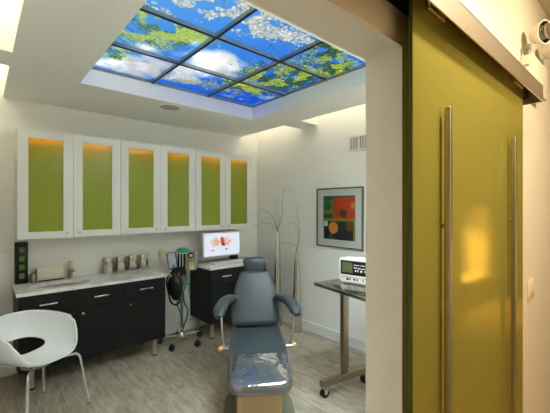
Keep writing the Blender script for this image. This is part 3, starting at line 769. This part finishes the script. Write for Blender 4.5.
# tilted reader on the left
t0 = bmesh.new(); box(t0, -.055, .055, -.012, .012, -.095, .095, .006); b = NB()
MX = Matrix.Translation((-.075, -.05, .975)) @ Matrix.Rotation(R(-14), 4, 'Y') @ Matrix.Rotation(R(-16), 4, 'X')
merge(b, t0, MX); tb = obj('reader', b, 'blue', r, 40)
t0 = bmesh.new(); box(t0, -.040, .047, -.0145, -.0122, -.085, .085); b = NB(); merge(b, t0, MX); obj('reader_face', b, 'pale', tb)
t0 = bmesh.new(); box(t0, .0, .02, -.016, -.0146, -.075, -.055); b = NB(); merge(b, t0, MX); obj('reader_mark', b, 'black', tb)
b = NB(); cyl(b, (-.10, -.05, .86), (-.10, -.07, .86), .02, n=16); cyl(b, (-.10, -.05, .81), (-.10, -.075, .81), .014, n=16); obj('valve_knob', b, 'clear_tube', r, 40)
# breathing bag
def bagring(z, a, b_, cx): return [Vector((cx+x, -.05+y, z)) for x, y in sup(a, b_, 24, 2.2)]
b = NB(); rings(b, [bagring(.83, .02, .02, -.045), bagring(.80, .03, .025, -.045), bagring(.77, .066, .045, -.045), bagring(.71, .084, .055, -.045), bagring(.65, .084, .055, -.04), bagring(.585, .07, .045, -.035), bagring(.54, .05, .035, -.03), bagring(.515, .03, .02, -.03)])
obj('breathing_bag', b, 'bag', r, 60)
b = NB(); tube(b, smooth_path([(-.10, -.04, .83), (-.14, -.05, .74), (-.12, -.06, .62), (-.09, -.06, .50), (-.03, -.06, .46), (.01, -.05, .50), (.0, -.05, .56)]), .010); obj('hose', b, 'black', r, 60)
b = NB(); tube(b, smooth_path([(.04, -.02, .82), (.085, -.03, .72), (.05, -.03, .60), (.06, -.03, .48), (.10, -.02, .38), (.06, -.03, .22), (.03, -.03, .14)]), .008); obj('tube', b, 'teal_dark', r, 60)
b = NB(); tube(b, smooth_path([(.02, -.03, .66), (-.02, -.04, .48), (.03, -.05, .33), (.05, -.04, .20)]), .007); obj('tube', b, 'teal_dark', r, 60)
b = NB(); tube(b, smooth_path([(.05, -.02, .60), (.11, -.02, .48), (.10, -.02, .30), (.03, -.03, .17), (-.10, -.03, .14), (-.20, -.02, .16)]), .006); obj('tube', b, 'clear_tube', r, 60)
b = NB(); tube(b, [Vector((.055+.045*math.cos(t_), .01+.03*math.sin(t_), .70)) for t_ in np.linspace(0, 2*math.pi, 24)], .012); obj('hose', b, 'teal', r, 60)

# ------------------------------------------------------------------ treatment chair
r = thing('treatment_chair', (1.737, 2.204, 0), 'charcoal vinyl reclining treatment chair with headrest and clear film on its foot end', 'treatment chair', rz=R(-34.6))
b = NB(); rs = []
for z, s in ((.0, 1.0), (.022, 1.0), (.03, .97)):
    rs.append([Vector((x*s, -.16+y*s, z)) for x, y in sup(.275, .29, 40, 4)])
rings(b, rs); obj('base_plate', b, 'plate', r, 40)
b = NB(); rs = []
for z, s in ((.03, 1.0), (.30, 1.0), (.32, .97)):
    rs.append([Vector((x*s, -.06+y*s, z)) for x, y in sup(.172, .25, 40, 9)])
rings(b, rs); obj('pedestal', b, 'beige', r, 40)
b = NB(); box(b, -.15, .15, -.25, .22, .318, .385, .01); obj('seat_frame', b, 'black', r, 40)
SEAT = [(.27, .470, .222, .055), (.16, .452, .228, .055), (.02, .425, .236, .056), (-.12, .398, .238, .056), (-.24, .373, .236, .056), (-.32, .352, .232, .056), (-.365, .338, .228, .055)]
obj('seat', pad(NB(), SEAT, 4.2, 40, 9, .10), 'leather', r, 60)
BACK = [(.262, .572, .214, .052), (.285, .62, .226, .055), (.33, .72, .216, .053), (.375, .84, .188, .048), (.402, .91, .163, .044), (.414, .945, .148, .04)]
obj('backrest', pad(NB(), BACK, 3.6, 40, 6, .045), 'leather', r, 60)
b = NB()
rs = []
HP = [(.970, .030, .020), (.974, .055, .030), (.984, .078, .038), (1.0, .090, .044), (1.03, .102, .047), (1.06, .110, .047), (1.082, .112, .045), (1.099, .106, .040), (1.110, .092, .032), (1.117, .060, .020), (1.119, .025, .010)]
for z, a, yb_ in HP:
    rs.append([Vector((x, .455+y+.12*(z-1.0), z)) for x, y in sup(a, yb_, 32, 2.4)])
rings(b, rs); obj('headrest', b, 'leather', r, 60)
b = NB(); cyl(b, (-.03, .47, .90), (-.03, .485, 1.02), .009, n=12); cyl(b, (.03, .47, .90), (.03, .485, 1.02), .009, n=12); obj('headrest_post', b, 'chrome', r, 40)
for s in (-1, 1):
    P = smooth_path([(s*.185, .31, .755), (s*.225, .24, .782), (s*.275, .13, .785), (s*.305, .0, .765), (s*.318, -.10, .727)], 5)
    b = NB(); rs = []
    n_ = len(P)
    for i, p in enumerate(P):
        dvec = (P[min(i+1, n_-1)]-P[max(i-1, 0)]).normalized(); sd = dvec.cross(Vector((0, 0, 1))).normalized(); up = sd.cross(dvec)
        k = min(1, .45+i/3*.55, .5+(n_-1-i)/3*.5)
        rs.append([p+sd*x*k+up*y*k for x, y in sup(.050, .036, 20, 2.6)])
    rings(b, rs); ar = obj('armrest', b, 'leather', r, 60)
    b = NB(); tube(b, [(s*.292, -.05, .715), (s*.290, -.05, .60), (s*.272, -.03, .475)], .0085, 12); obj('support_rod', b, 'chrome', ar, 40)
    b = NB(); cyl(b, (s*.235, -.03, .452), (s*.292, -.03, .452), .016, n=18); cyl(b, (s*.272, -.03, .44), (s*.272, -.03, .485), .012, n=14); pv = obj('pivot', b, 'chrome', ar, 40)
    b = NB(); cyl(b, (s*.288, -.03, .455), (s*.318, -.03, .455), .024, .020, n=18); obj('knob', b, 'tan', ar, 40)
# clear cover over the foot end
COV = [(y, z, a+.004, h+.004) for y, z, a, h in [(-.145, .393, .2378, .056), (-.19, .384, .237, .056), (-.24, .373, .236, .056), (-.32, .352, .232, .056), (-.365, .338, .228, .055)]]
b = NB()
P_ = []
for i, (y, z, a, h) in enumerate(COV):
    y0, z0 = COV[max(i-1, 0)][:2]; y1, z1 = COV[min(i+1, len(COV)-1)][:2]
    P_.append((Vector((0, y, z)), Vector((0, y1-y0, z1-z0)).normalized(), a, h))
p, dd, a, h = P_[-1]
for k in reversed(range(9)):
    t_ = math.pi/2*(k+.4)/9; P_.append((p+dd*.104*math.cos(t_), dd, a-.10*(1-math.sin(t_)), h*(.25+.75*math.sin(t_))))
rs = []
for p, dd, a, h in P_:
    nrm = Vector((1, 0, 0)).cross(dd).normalized(); rs.append([p+Vector((1, 0, 0))*x+nrm*q for x, q in sup(a, h, 48, 4.2)])
vs = rings(b, rs, False); b.faces.new(vs[-1])
c = obj('plastic_cover', b, 'film', r, 60); c['label'] = 'clear shiny plastic film over the foot end'

# ------------------------------------------------------------------ white tub chair
r = thing('tub_chair', (.33, 3.16, 0), 'white moulded tub chair with an open back and chrome legs in front of the vanity', 'chair', rz=R(30.2))
RX, RY, ZB = .268, .268, .455
def rim(phi):                                           # phi 0 = front
    a = abs(math.degrees(math.atan2(math.sin(phi), math.cos(phi))))
    pts = [(0, .475), (25, .482), (42, .515), (54, .595), (66, .665), (85, .70), (115, .715), (150, .738), (180, .744)]
    for (a0, z0), (a1, z1) in zip(pts, pts[1:]):
        if a <= a1:
            t_ = (a-a0)/(a1-a0); t_ = t_*t_*(3-2*t_) if a0 in (25, 66) else t_
            return z0+(z1-z0)*t_
    return pts[-1][1]
def shell(phi, s):
    zr = rim(phi); k = 1+.10*max(0, -math.cos(phi))
    f = 1-(1-s)**2.1; g = s**2.6
    x = math.sin(phi); y = -math.cos(phi)
    n_ = 2.5; q = (abs(x)**n_+abs(y)**n_)**(-1/n_)
    dip = -.02*(1-s)**2
    return Vector((RX*q*x*f, .028+RY*q*y*f*k, ZB+dip+(zr-ZB)*g))
NP, NS = 144, 44
def hole(phi, s):
    dp = math.atan2(math.sin(phi-math.pi+.18), math.cos(phi-math.pi+.18)); return dp/.88, (s-.40)/.215
b = NB(); G = {}
inside = lambda p, s: (lambda h: h[0]**2+h[1]**2 < 1)(hole(p, s))
for i in range(NP):
    for j in range(NS+1):
        G[i, j] = (2*math.pi*i/NP, .03+.97*j/NS)
keep = []
for i in range(NP):
    for j in range(NS):
        pc = 2*math.pi*(i+.5)/NP; sc = .03+.97*(j+.5)/NS
        if not inside(pc, sc): keep.append((i, j))
cnt = {}
for i, j in keep:
    for q in ((i, j), ((i+1) % NP, j), ((i+1) % NP, j+1), (i, j+1)): cnt[q] = cnt.get(q, 0)+1
V = {}
for q, n_ in cnt.items():
    p, s = G[q]
    if n_ < 4 and 2 < q[1] < NS-1:
        hx, hy = hole(p, s); l = math.hypot(hx, hy)
        p += (hx/l-hx)*.88; s += (hy/l-hy)*.215
    V[q] = b.verts.new(shell(p, s))
for i, j in keep:
    b.faces.new((V[i, j], V[(i+1) % NP, j], V[(i+1) % NP, j+1], V[i, j+1]))
b.faces.new([V[i, 0] for i in range(NP)])
o = obj('shell', b, 'plastic', r, 70)
md = o.modifiers.new('thickness', 'SOLIDIFY'); md.thickness = .011; md.offset = 0
for sx, sy in ((1, -1), (1, 1), (-1, -1), (-1, 1)):
    P = [(sx*.06, sy*.06, .405), (sx*.17, sy*.165, .422), (sx*.195, sy*.19, .418), (sx*.208, sy*.206, .395), (sx*.25, sy*.25, .012)]
    P = [Vector(p) for p in P]
    P = smooth_path(P[:4], 4) + [P[3].lerp(P[4], k/5) for k in range(1, 6)]
    lg = obj('leg', tube(NB(), P, .0095, 12), 'leg_steel', r, 60)
    b = NB(); cyl(b, (sx*.25, sy*.25, 0), (sx*.249, sy*.249, .016), .012, n=14); obj('glide', b, 'grey', lg, 40)
b = NB(); cyl(b, (0, 0, .390), (0, 0, .412), .10, n=32); obj('mounting_plate', b, 'grey', r, 40)

# ------------------------------------------------------------------ steel table and the device on it
TP = Vector((2.2, 2.0, 0)); TR = R(-10.0)
tx, ty = Vector((math.cos(TR), math.sin(TR), 0)), Vector((-math.sin(TR), math.cos(TR), 0))
r = thing('instrument_table', TP+tx*.26-ty*.475, 'stainless steel wheeled instrument table below the framed picture', 'table', rz=TR)
def T(x, y): return x-.26, y+.475
b = NB(); box(b, -.26, .26, -.475, .475, .915, .943, .004); obj('top', b, 'steel_top', r, 40)
for y in (-.135, -.815):
    cx, cy_ = T(.235, y)
    lg = None
    b = NB(); box(b, cx-.031, cx+.031, cy_-.022, cy_+.022, .19, .914, .003); lg = obj('column', b, 'table_steel', r, 40)
    b = NB(); box(b, cx-.026, cx+.026, cy_-.018, cy_+.018, .147, .19, .002); obj('inner_column', b, 'table_steel', lg, 40)
    x0 = T(-.025, 0)[0]; x1 = T(.51, 0)[0]
    b = NB(); box(b, x0, x1, cy_-.026, cy_+.026, .092, .147, .003); ft = obj('foot_beam', b, 'table_steel', r, 40)
    for xx in (x0+.035, x1-.035):
        b = NB(); cyl(b, (xx, cy_, .075), (xx, cy_, .092), .014, n=14); box(b, xx-.016, xx+.016, cy_-.025, cy_-.020, .03, .08, .002); box(b, xx-.016, xx+.016, cy_+.020, cy_+.025, .03, .08, .002); box(b, xx-.016, xx+.016, cy_-.025, cy_+.025, .07, .078)
        fk = obj('caster', b, 'chrome', ft, 40)
        b = NB(); cyl(b, (xx, cy_-.018, .036), (xx, cy_+.018, .036), .036, n=26); obj('caster_wheel', b, 'rubber', ft, 40)

# device: front face runs from P0 towards the doorway
P0 = Vector((2.365, 1.85, .9435)); fd = Vector((.153, -.988, 0)).normalized()
DRZ = math.atan2(fd.y, fd.x)                           # local x along the front, local y into the case
r = thing('monitor_device', P0, 'white medical monitor with black control panel on the steel table', 'medical monitor', rz=DRZ)
L_ = .42
b = NB(); box(b, 0, L_, 0, .15, .012, .212, .006)
for x in (.03, L_-.03):
    for y in (.03, .12): cyl(b, (x, y, 0), (x, y, .014), .012, n=14)
obj('case', b, 'white', r, 40)
b = NB(); box(b, .016, L_-.03, -.003, .001, .078, .198, .001, 1); pn = obj('control_panel', b, 'black', r)
b = NB(); box(b, .032, .128, -.0045, -.0031, .096, .184); obj('display', b, 'olive', pn)
b = NB()
for i, (x, z, w, h) in enumerate(((.14, .145, .05, .006), (.20, .145, .04, .006), (.25, .15, .05, .005), (.14, .125, .03, .008), (.18, .122, .022, .01), (.15, .10, .014, .016), (.172, .10, .010, .02), (.20, .098, .016, .018), (.235, .10, .02, .016), (.27, .1, .03, .014), (.32, .12, .04, .02), (.21, .122, .03, .007), (.26, .128, .04, .006))):
    box(b, x, x+w, -.0044, -.0031, z*1.16-.006, z*1.16-.006+h)
obj('panel_marks', b, 'mark', pn)
for x, w in ((.07, .022), (.10, .01), (.135, .016), (.165, .01), (.22, .008), (.26, .008)):
    b = NB(); box(b, x, x+w, -.003, .001, .032, .05, .001, 1); obj('port', b, 'black', r)
b = NB(); box(b, .03, L_-.05, -.0015, .0005, .056, .06); obj('seam', b, 'grey', r)
b = NB(); box(b, .12, .26, .04, .12, .212, .217, .003); obj('top_plate', b, 'white', r, 40)

# ------------------------------------------------------------------ framed picture, vent
r = thing('framed_picture', (XR, 2.515, 1.472), 'framed abstract print of red, green and navy shapes on the right wall', 'picture')
# local: x towards the room is negative, y along the wall (+ = towards the back corner)
hw, hh, t_ = .343, .358, .018
b = NB(); box(b, -.024, -.0005, -hw, -hw+t_, -hh, hh); box(b, -.024, -.0005, hw-t_, hw, -hh, hh); box(b, -.024, -.0005, -hw+t_, hw-t_, -hh, -hh+t_); box(b, -.024, -.0005, -hw+t_, hw-t_, hh-t_, hh); obj('frame', b, 'frame_grey', r)
b = NB(); box(b, -.012, -.0015, -hw+t_, hw-t_, -hh+t_, hh-t_); obj('mat_board', b, 'mat_board', r)
AW, AH = .235, .262
art = NB(); box(art, -.0135, -.0121, -AW, AW, -AH, AH); ar = obj('artwork', art, 'lime', r)
def apiece(u0, u1, v0, v1, mat, lay):                   # u from left, v from top, both 0..1
    b = NB(); box(b, -.0136-.0006*lay, -.0134, AW-2*AW*u1, AW-2*AW*u0, AH-2*AH*v1, AH-2*AH*v0); obj('colour_field', b, mat, ar)
def adisc(u, v, ru, rv, mat, lay):
    b = NB(); n = 40
    rs = [[Vector((x, AW-2*AW*u+2*AW*ru*math.cos(2*math.pi*k/n), AH-2*AH*v+2*AH*rv*math.sin(2*math.pi*k/n))) for k in range(n)] for x in (-.0134, -.0136-.0006*lay)]
    rings(b, rs); obj('colour_disc', b, mat, ar)
apiece(.0, .32, .03, .52, 'dkg', 1); apiece(.34, 1, .03, .52, 'red', 1); apiece(.03, .94, .58, 1, 'navy', 1); apiece(0, 1, 0, .04, 'dkg', 2)
apiece(.02, .30, .10, .36, 'lime', 2); adisc(.15, .22, .125, .12, 'dkg', 3); apiece(0, .34, .36, .40, 'lime', 2)
adisc(.64, .40, .12, .10, 'brown', 2); adisc(.93, .22, .06, .08, 'orange', 2); adisc(.33, .73, .15, .135, 'orange', 2); adisc(.83, .68, .12, .11, 'brown', 2)
apiece(.03, .15, .58, .70, 'mat_board', 2); apiece(.20, .32, .86, 1, 'dkg', 2)
b = NB(); box(b, -.0185, -.0178, -hw+t_, hw-t_, -hh+t_, hh-t_); obj('glazing', b, 'glazing', r)

r = thing('air_vent', (XR, 2.10, 2.32), 'white double return air vent high on the right wall', 'air vent')
v0, v1, z0, z1 = -.28, .28, -.09, .09
b = NB(); f_ = .024
box(b, -.012, -.0005, v0, v0+f_, z0, z1, .002); box(b, -.012, -.0005, v1-f_, v1, z0, z1, .002); box(b, -.012, -.0005, v0+f_, v1-f_, z0, z0+f_, .002); box(b, -.012, -.0005, v0+f_, v1-f_, z1-f_, z1, .002); box(b, -.012, -.0005, .125, .145, z0+f_, z1-f_); box(b, -.012, -.0005, -.145, -.125, z0+f_, z1-f_)
obj('frame', b, 'vent', r, 40)
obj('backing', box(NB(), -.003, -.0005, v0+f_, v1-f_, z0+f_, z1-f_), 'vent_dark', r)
b = NB()
for k in range(22):
    y = v0+.034+k*(v1-v0-.068)/21; box(b, -.010, -.003, y-.003, y+.003, z0+f_, z1-f_)
obj('slats', b, 'vent', r)

# ------------------------------------------------------------------ vases and curly branches in the corner
RGT, FWD = Vector((.7524, -.6587, 0)), Vector((.6587, .7524, 0))
def vase(loc, h, label):
    r = thing('floor_vase', loc, label, 'vase', group='tall silver floor vases')
    o = lathe(NB(), [(.055, .0), (.066, .004), (.068, .03), (.060, .25), (.048, .55), (.036, .85*h), (.026, h-.02), (.027, h), (.022, h), (.021, h-.03), (.030, .8*h), (.055, .10), (.03, .04), (.004, .035)], n=40)
    obj('body', o, 'vase', r, 60)
    return r
VL, VR = Vector((3.04, 3.42, 0)), Vector((3.08, 3.09, 0))
vase(VL, 1.27, 'taller silver floor vase standing in the corner behind the chair')
vase(VR, 1.02, 'shorter silver floor vase nearer to the framed picture')
def twig(base, hm, pts, label, grp, seed):
    """pts: (sideways, depth, height) offsets from the vase axis"""
    rn = random.Random(seed)
    P = [Vector((0, 0, hm-.16))]+[RGT*x+FWD*y+Vector((0, 0, z)) for x, y, z in pts]
    Q = smooth_path(P, 7)
    for i in range(3, len(Q)):
        Q[i] = Q[i]+Vector((rn.uniform(-1, 1), rn.uniform(-1, 1), rn.uniform(-1, 1)))*.007
    n_ = len(Q); o = obj('curly_branch', tube(NB(), Q, [.0042*(1-.72*i/(n_-1)) for i in range(n_)], 7), 'twig', None, 60)
    o.location = base
    tag(o, label, 'branch', grp)
k = 4.6/338
def pxs(l, cx, cy, t, dz=0):                            # sideways / height offsets measured around each vase
    return [((x-cx)*t/338, d_, 1.6-(y-207)*t/338) for x, y, d_ in l]
g1 = 'curly branches in the taller vase'
twig(VL, 1.27, [(0, 0, 1.27), (-.02, .0, 1.34), (-.09, .01, 1.50), (-.20, .02, 1.565), (-.28, .03, 1.52), (-.335, .03, 1.50)], 'curly branch arching highest to the left out of the taller vase', g1, 1)
twig(VL, 1.27, [(0, 0, 1.27), (-.03, 0, 1.31), (-.10, .0, 1.37), (-.20, -.01, 1.38), (-.28, 0, 1.35), (-.33, 0, 1.34)], 'curly branch drooping lowest to the left out of the taller vase', g1, 2)
twig(VL, 1.27, [(0, 0, 1.27), (.03, 0, 1.36), (.065, .01, 1.50), (.062, .01, 1.66), (.075, 0, 1.80), (.13, -.02, 1.88), (.19, -.03, 1.845), (.215, -.03, 1.82)], 'tallest curly branch hooking to the right above the taller vase', g1, 3)
twig(VL, 1.27, [(0, 0, 1.27), (0, 0, 1.40), (-.03, .02, 1.52), (-.02, .02, 1.60), (-.035, .03, 1.69)], 'upright curly branch at the centre of the taller vase', g1, 4)
twig(VL, 1.27, [(0, 0, 1.27), (-.02, -.02, 1.36), (-.06, -.03, 1.45), (-.14, -.03, 1.46), (-.19, -.03, 1.42)], 'short curly branch bending left inside the fan of the taller vase', g1, 5)
twig(VL, 1.27, [(0, 0, 1.27), (.02, .02, 1.34), (.03, .02, 1.45), (.0, .03, 1.56), (.012, .03, 1.74)], 'thin straight branch behind the others in the taller vase', g1, 6)
g2 = 'curly branches in the shorter vase'
twig(VR, 1.02, [(0, 0, 1.02), (.02, 0, 1.15), (.03, .0, 1.36), (.0, .0, 1.50), (.015, 0, 1.58), (.03, 0, 1.64)], 'tall curly branch rising straight from the shorter vase', g2, 7)
twig(VR, 1.02, [(0, 0, 1.02), (.01, 0, 1.16), (.015, -.01, 1.33), (-.06, -.02, 1.40), (-.13, -.03, 1.35)], 'curly branch bending left midway above the shorter vase', g2, 8)
twig(VR, 1.02, [(0, 0, 1.02), (-.02, 0, 1.10), (-.08, -.02, 1.13), (-.16, -.03, 1.14), (-.21, -.03, 1.135)], 'curly branch reaching left just above the rim of the shorter vase', g2, 9)

# ------------------------------------------------------------------ lamps in the hall
def hall_lamp(name, x, y, energy, size, rgb, spread=150):
    l = bpy.data.lights.new(name, 'AREA'); l.shape = 'DISK'; l.size = size; l.energy = energy; l.color = rgb; l.spread = R(spread)
    o = bpy.data.objects.new(name, l); COL.objects.link(o); o.location = (x, y, HZ-.03)
    return o
WARM = (1.0, .84, .60)
l = bpy.data.lights.new('hall_wall_washer', 'SPOT'); l.energy = 108; l.color = WARM; l.spot_size = R(115); l.spot_blend = 1.0; l.shadow_soft_size = .06
o = bpy.data.objects.new('hall_wall_washer', l); COL.objects.link(o); o.location = (2.0, -.78, HZ-.06)
o.rotation_euler = (Vector((2.25, HY, 1.75))-o.location).to_track_quat('-Z', 'Y').to_euler()
hall_lamp('hall_downlight', 1.16, .0, 27, .16, WARM, 150)
hall_lamp('hall_downlight', 5.0, -.25, 3, .16, WARM)
l = bpy.data.lights.new('added_niche_light', 'SPOT'); l.energy = 260; l.color = (1.0, .80, .45); l.spot_size = R(130); l.spot_blend = .9; l.shadow_soft_size = .03
o = bpy.data.objects.new('added_niche_light', l); COL.objects.link(o); o.location = (6.0, HB-.12, 1.60); o.rotation_euler = (R(-20), 0, 0)  # added lamp that lights the niche for the patch reflected in the door

W = bpy.data.worlds.new('World'); S.world = W; W.use_nodes = True
W.node_tree.nodes['Background'].inputs['Color'].default_value = (.02, .02, .022, 1); W.node_tree.nodes['Background'].inputs['Strength'].default_value = 1.0

cam = bpy.data.cameras.new('camera'); co = bpy.data.objects.new('camera', cam); COL.objects.link(co)
co.location = (0, 0, 1.6); co.rotation_euler = (R(90), 0, CAMRZ)
cam.sensor_width = 36; cam.lens = 36*338/550; cam.shift_y = .5/550; cam.clip_start = .02
S.camera = co
S.view_settings.view_transform = 'Standard'; S.view_settings.look = 'None'; S.view_settings.gamma = 1; S.view_settings.use_curve_mapping = False
S.view_settings.exposure = 0.32
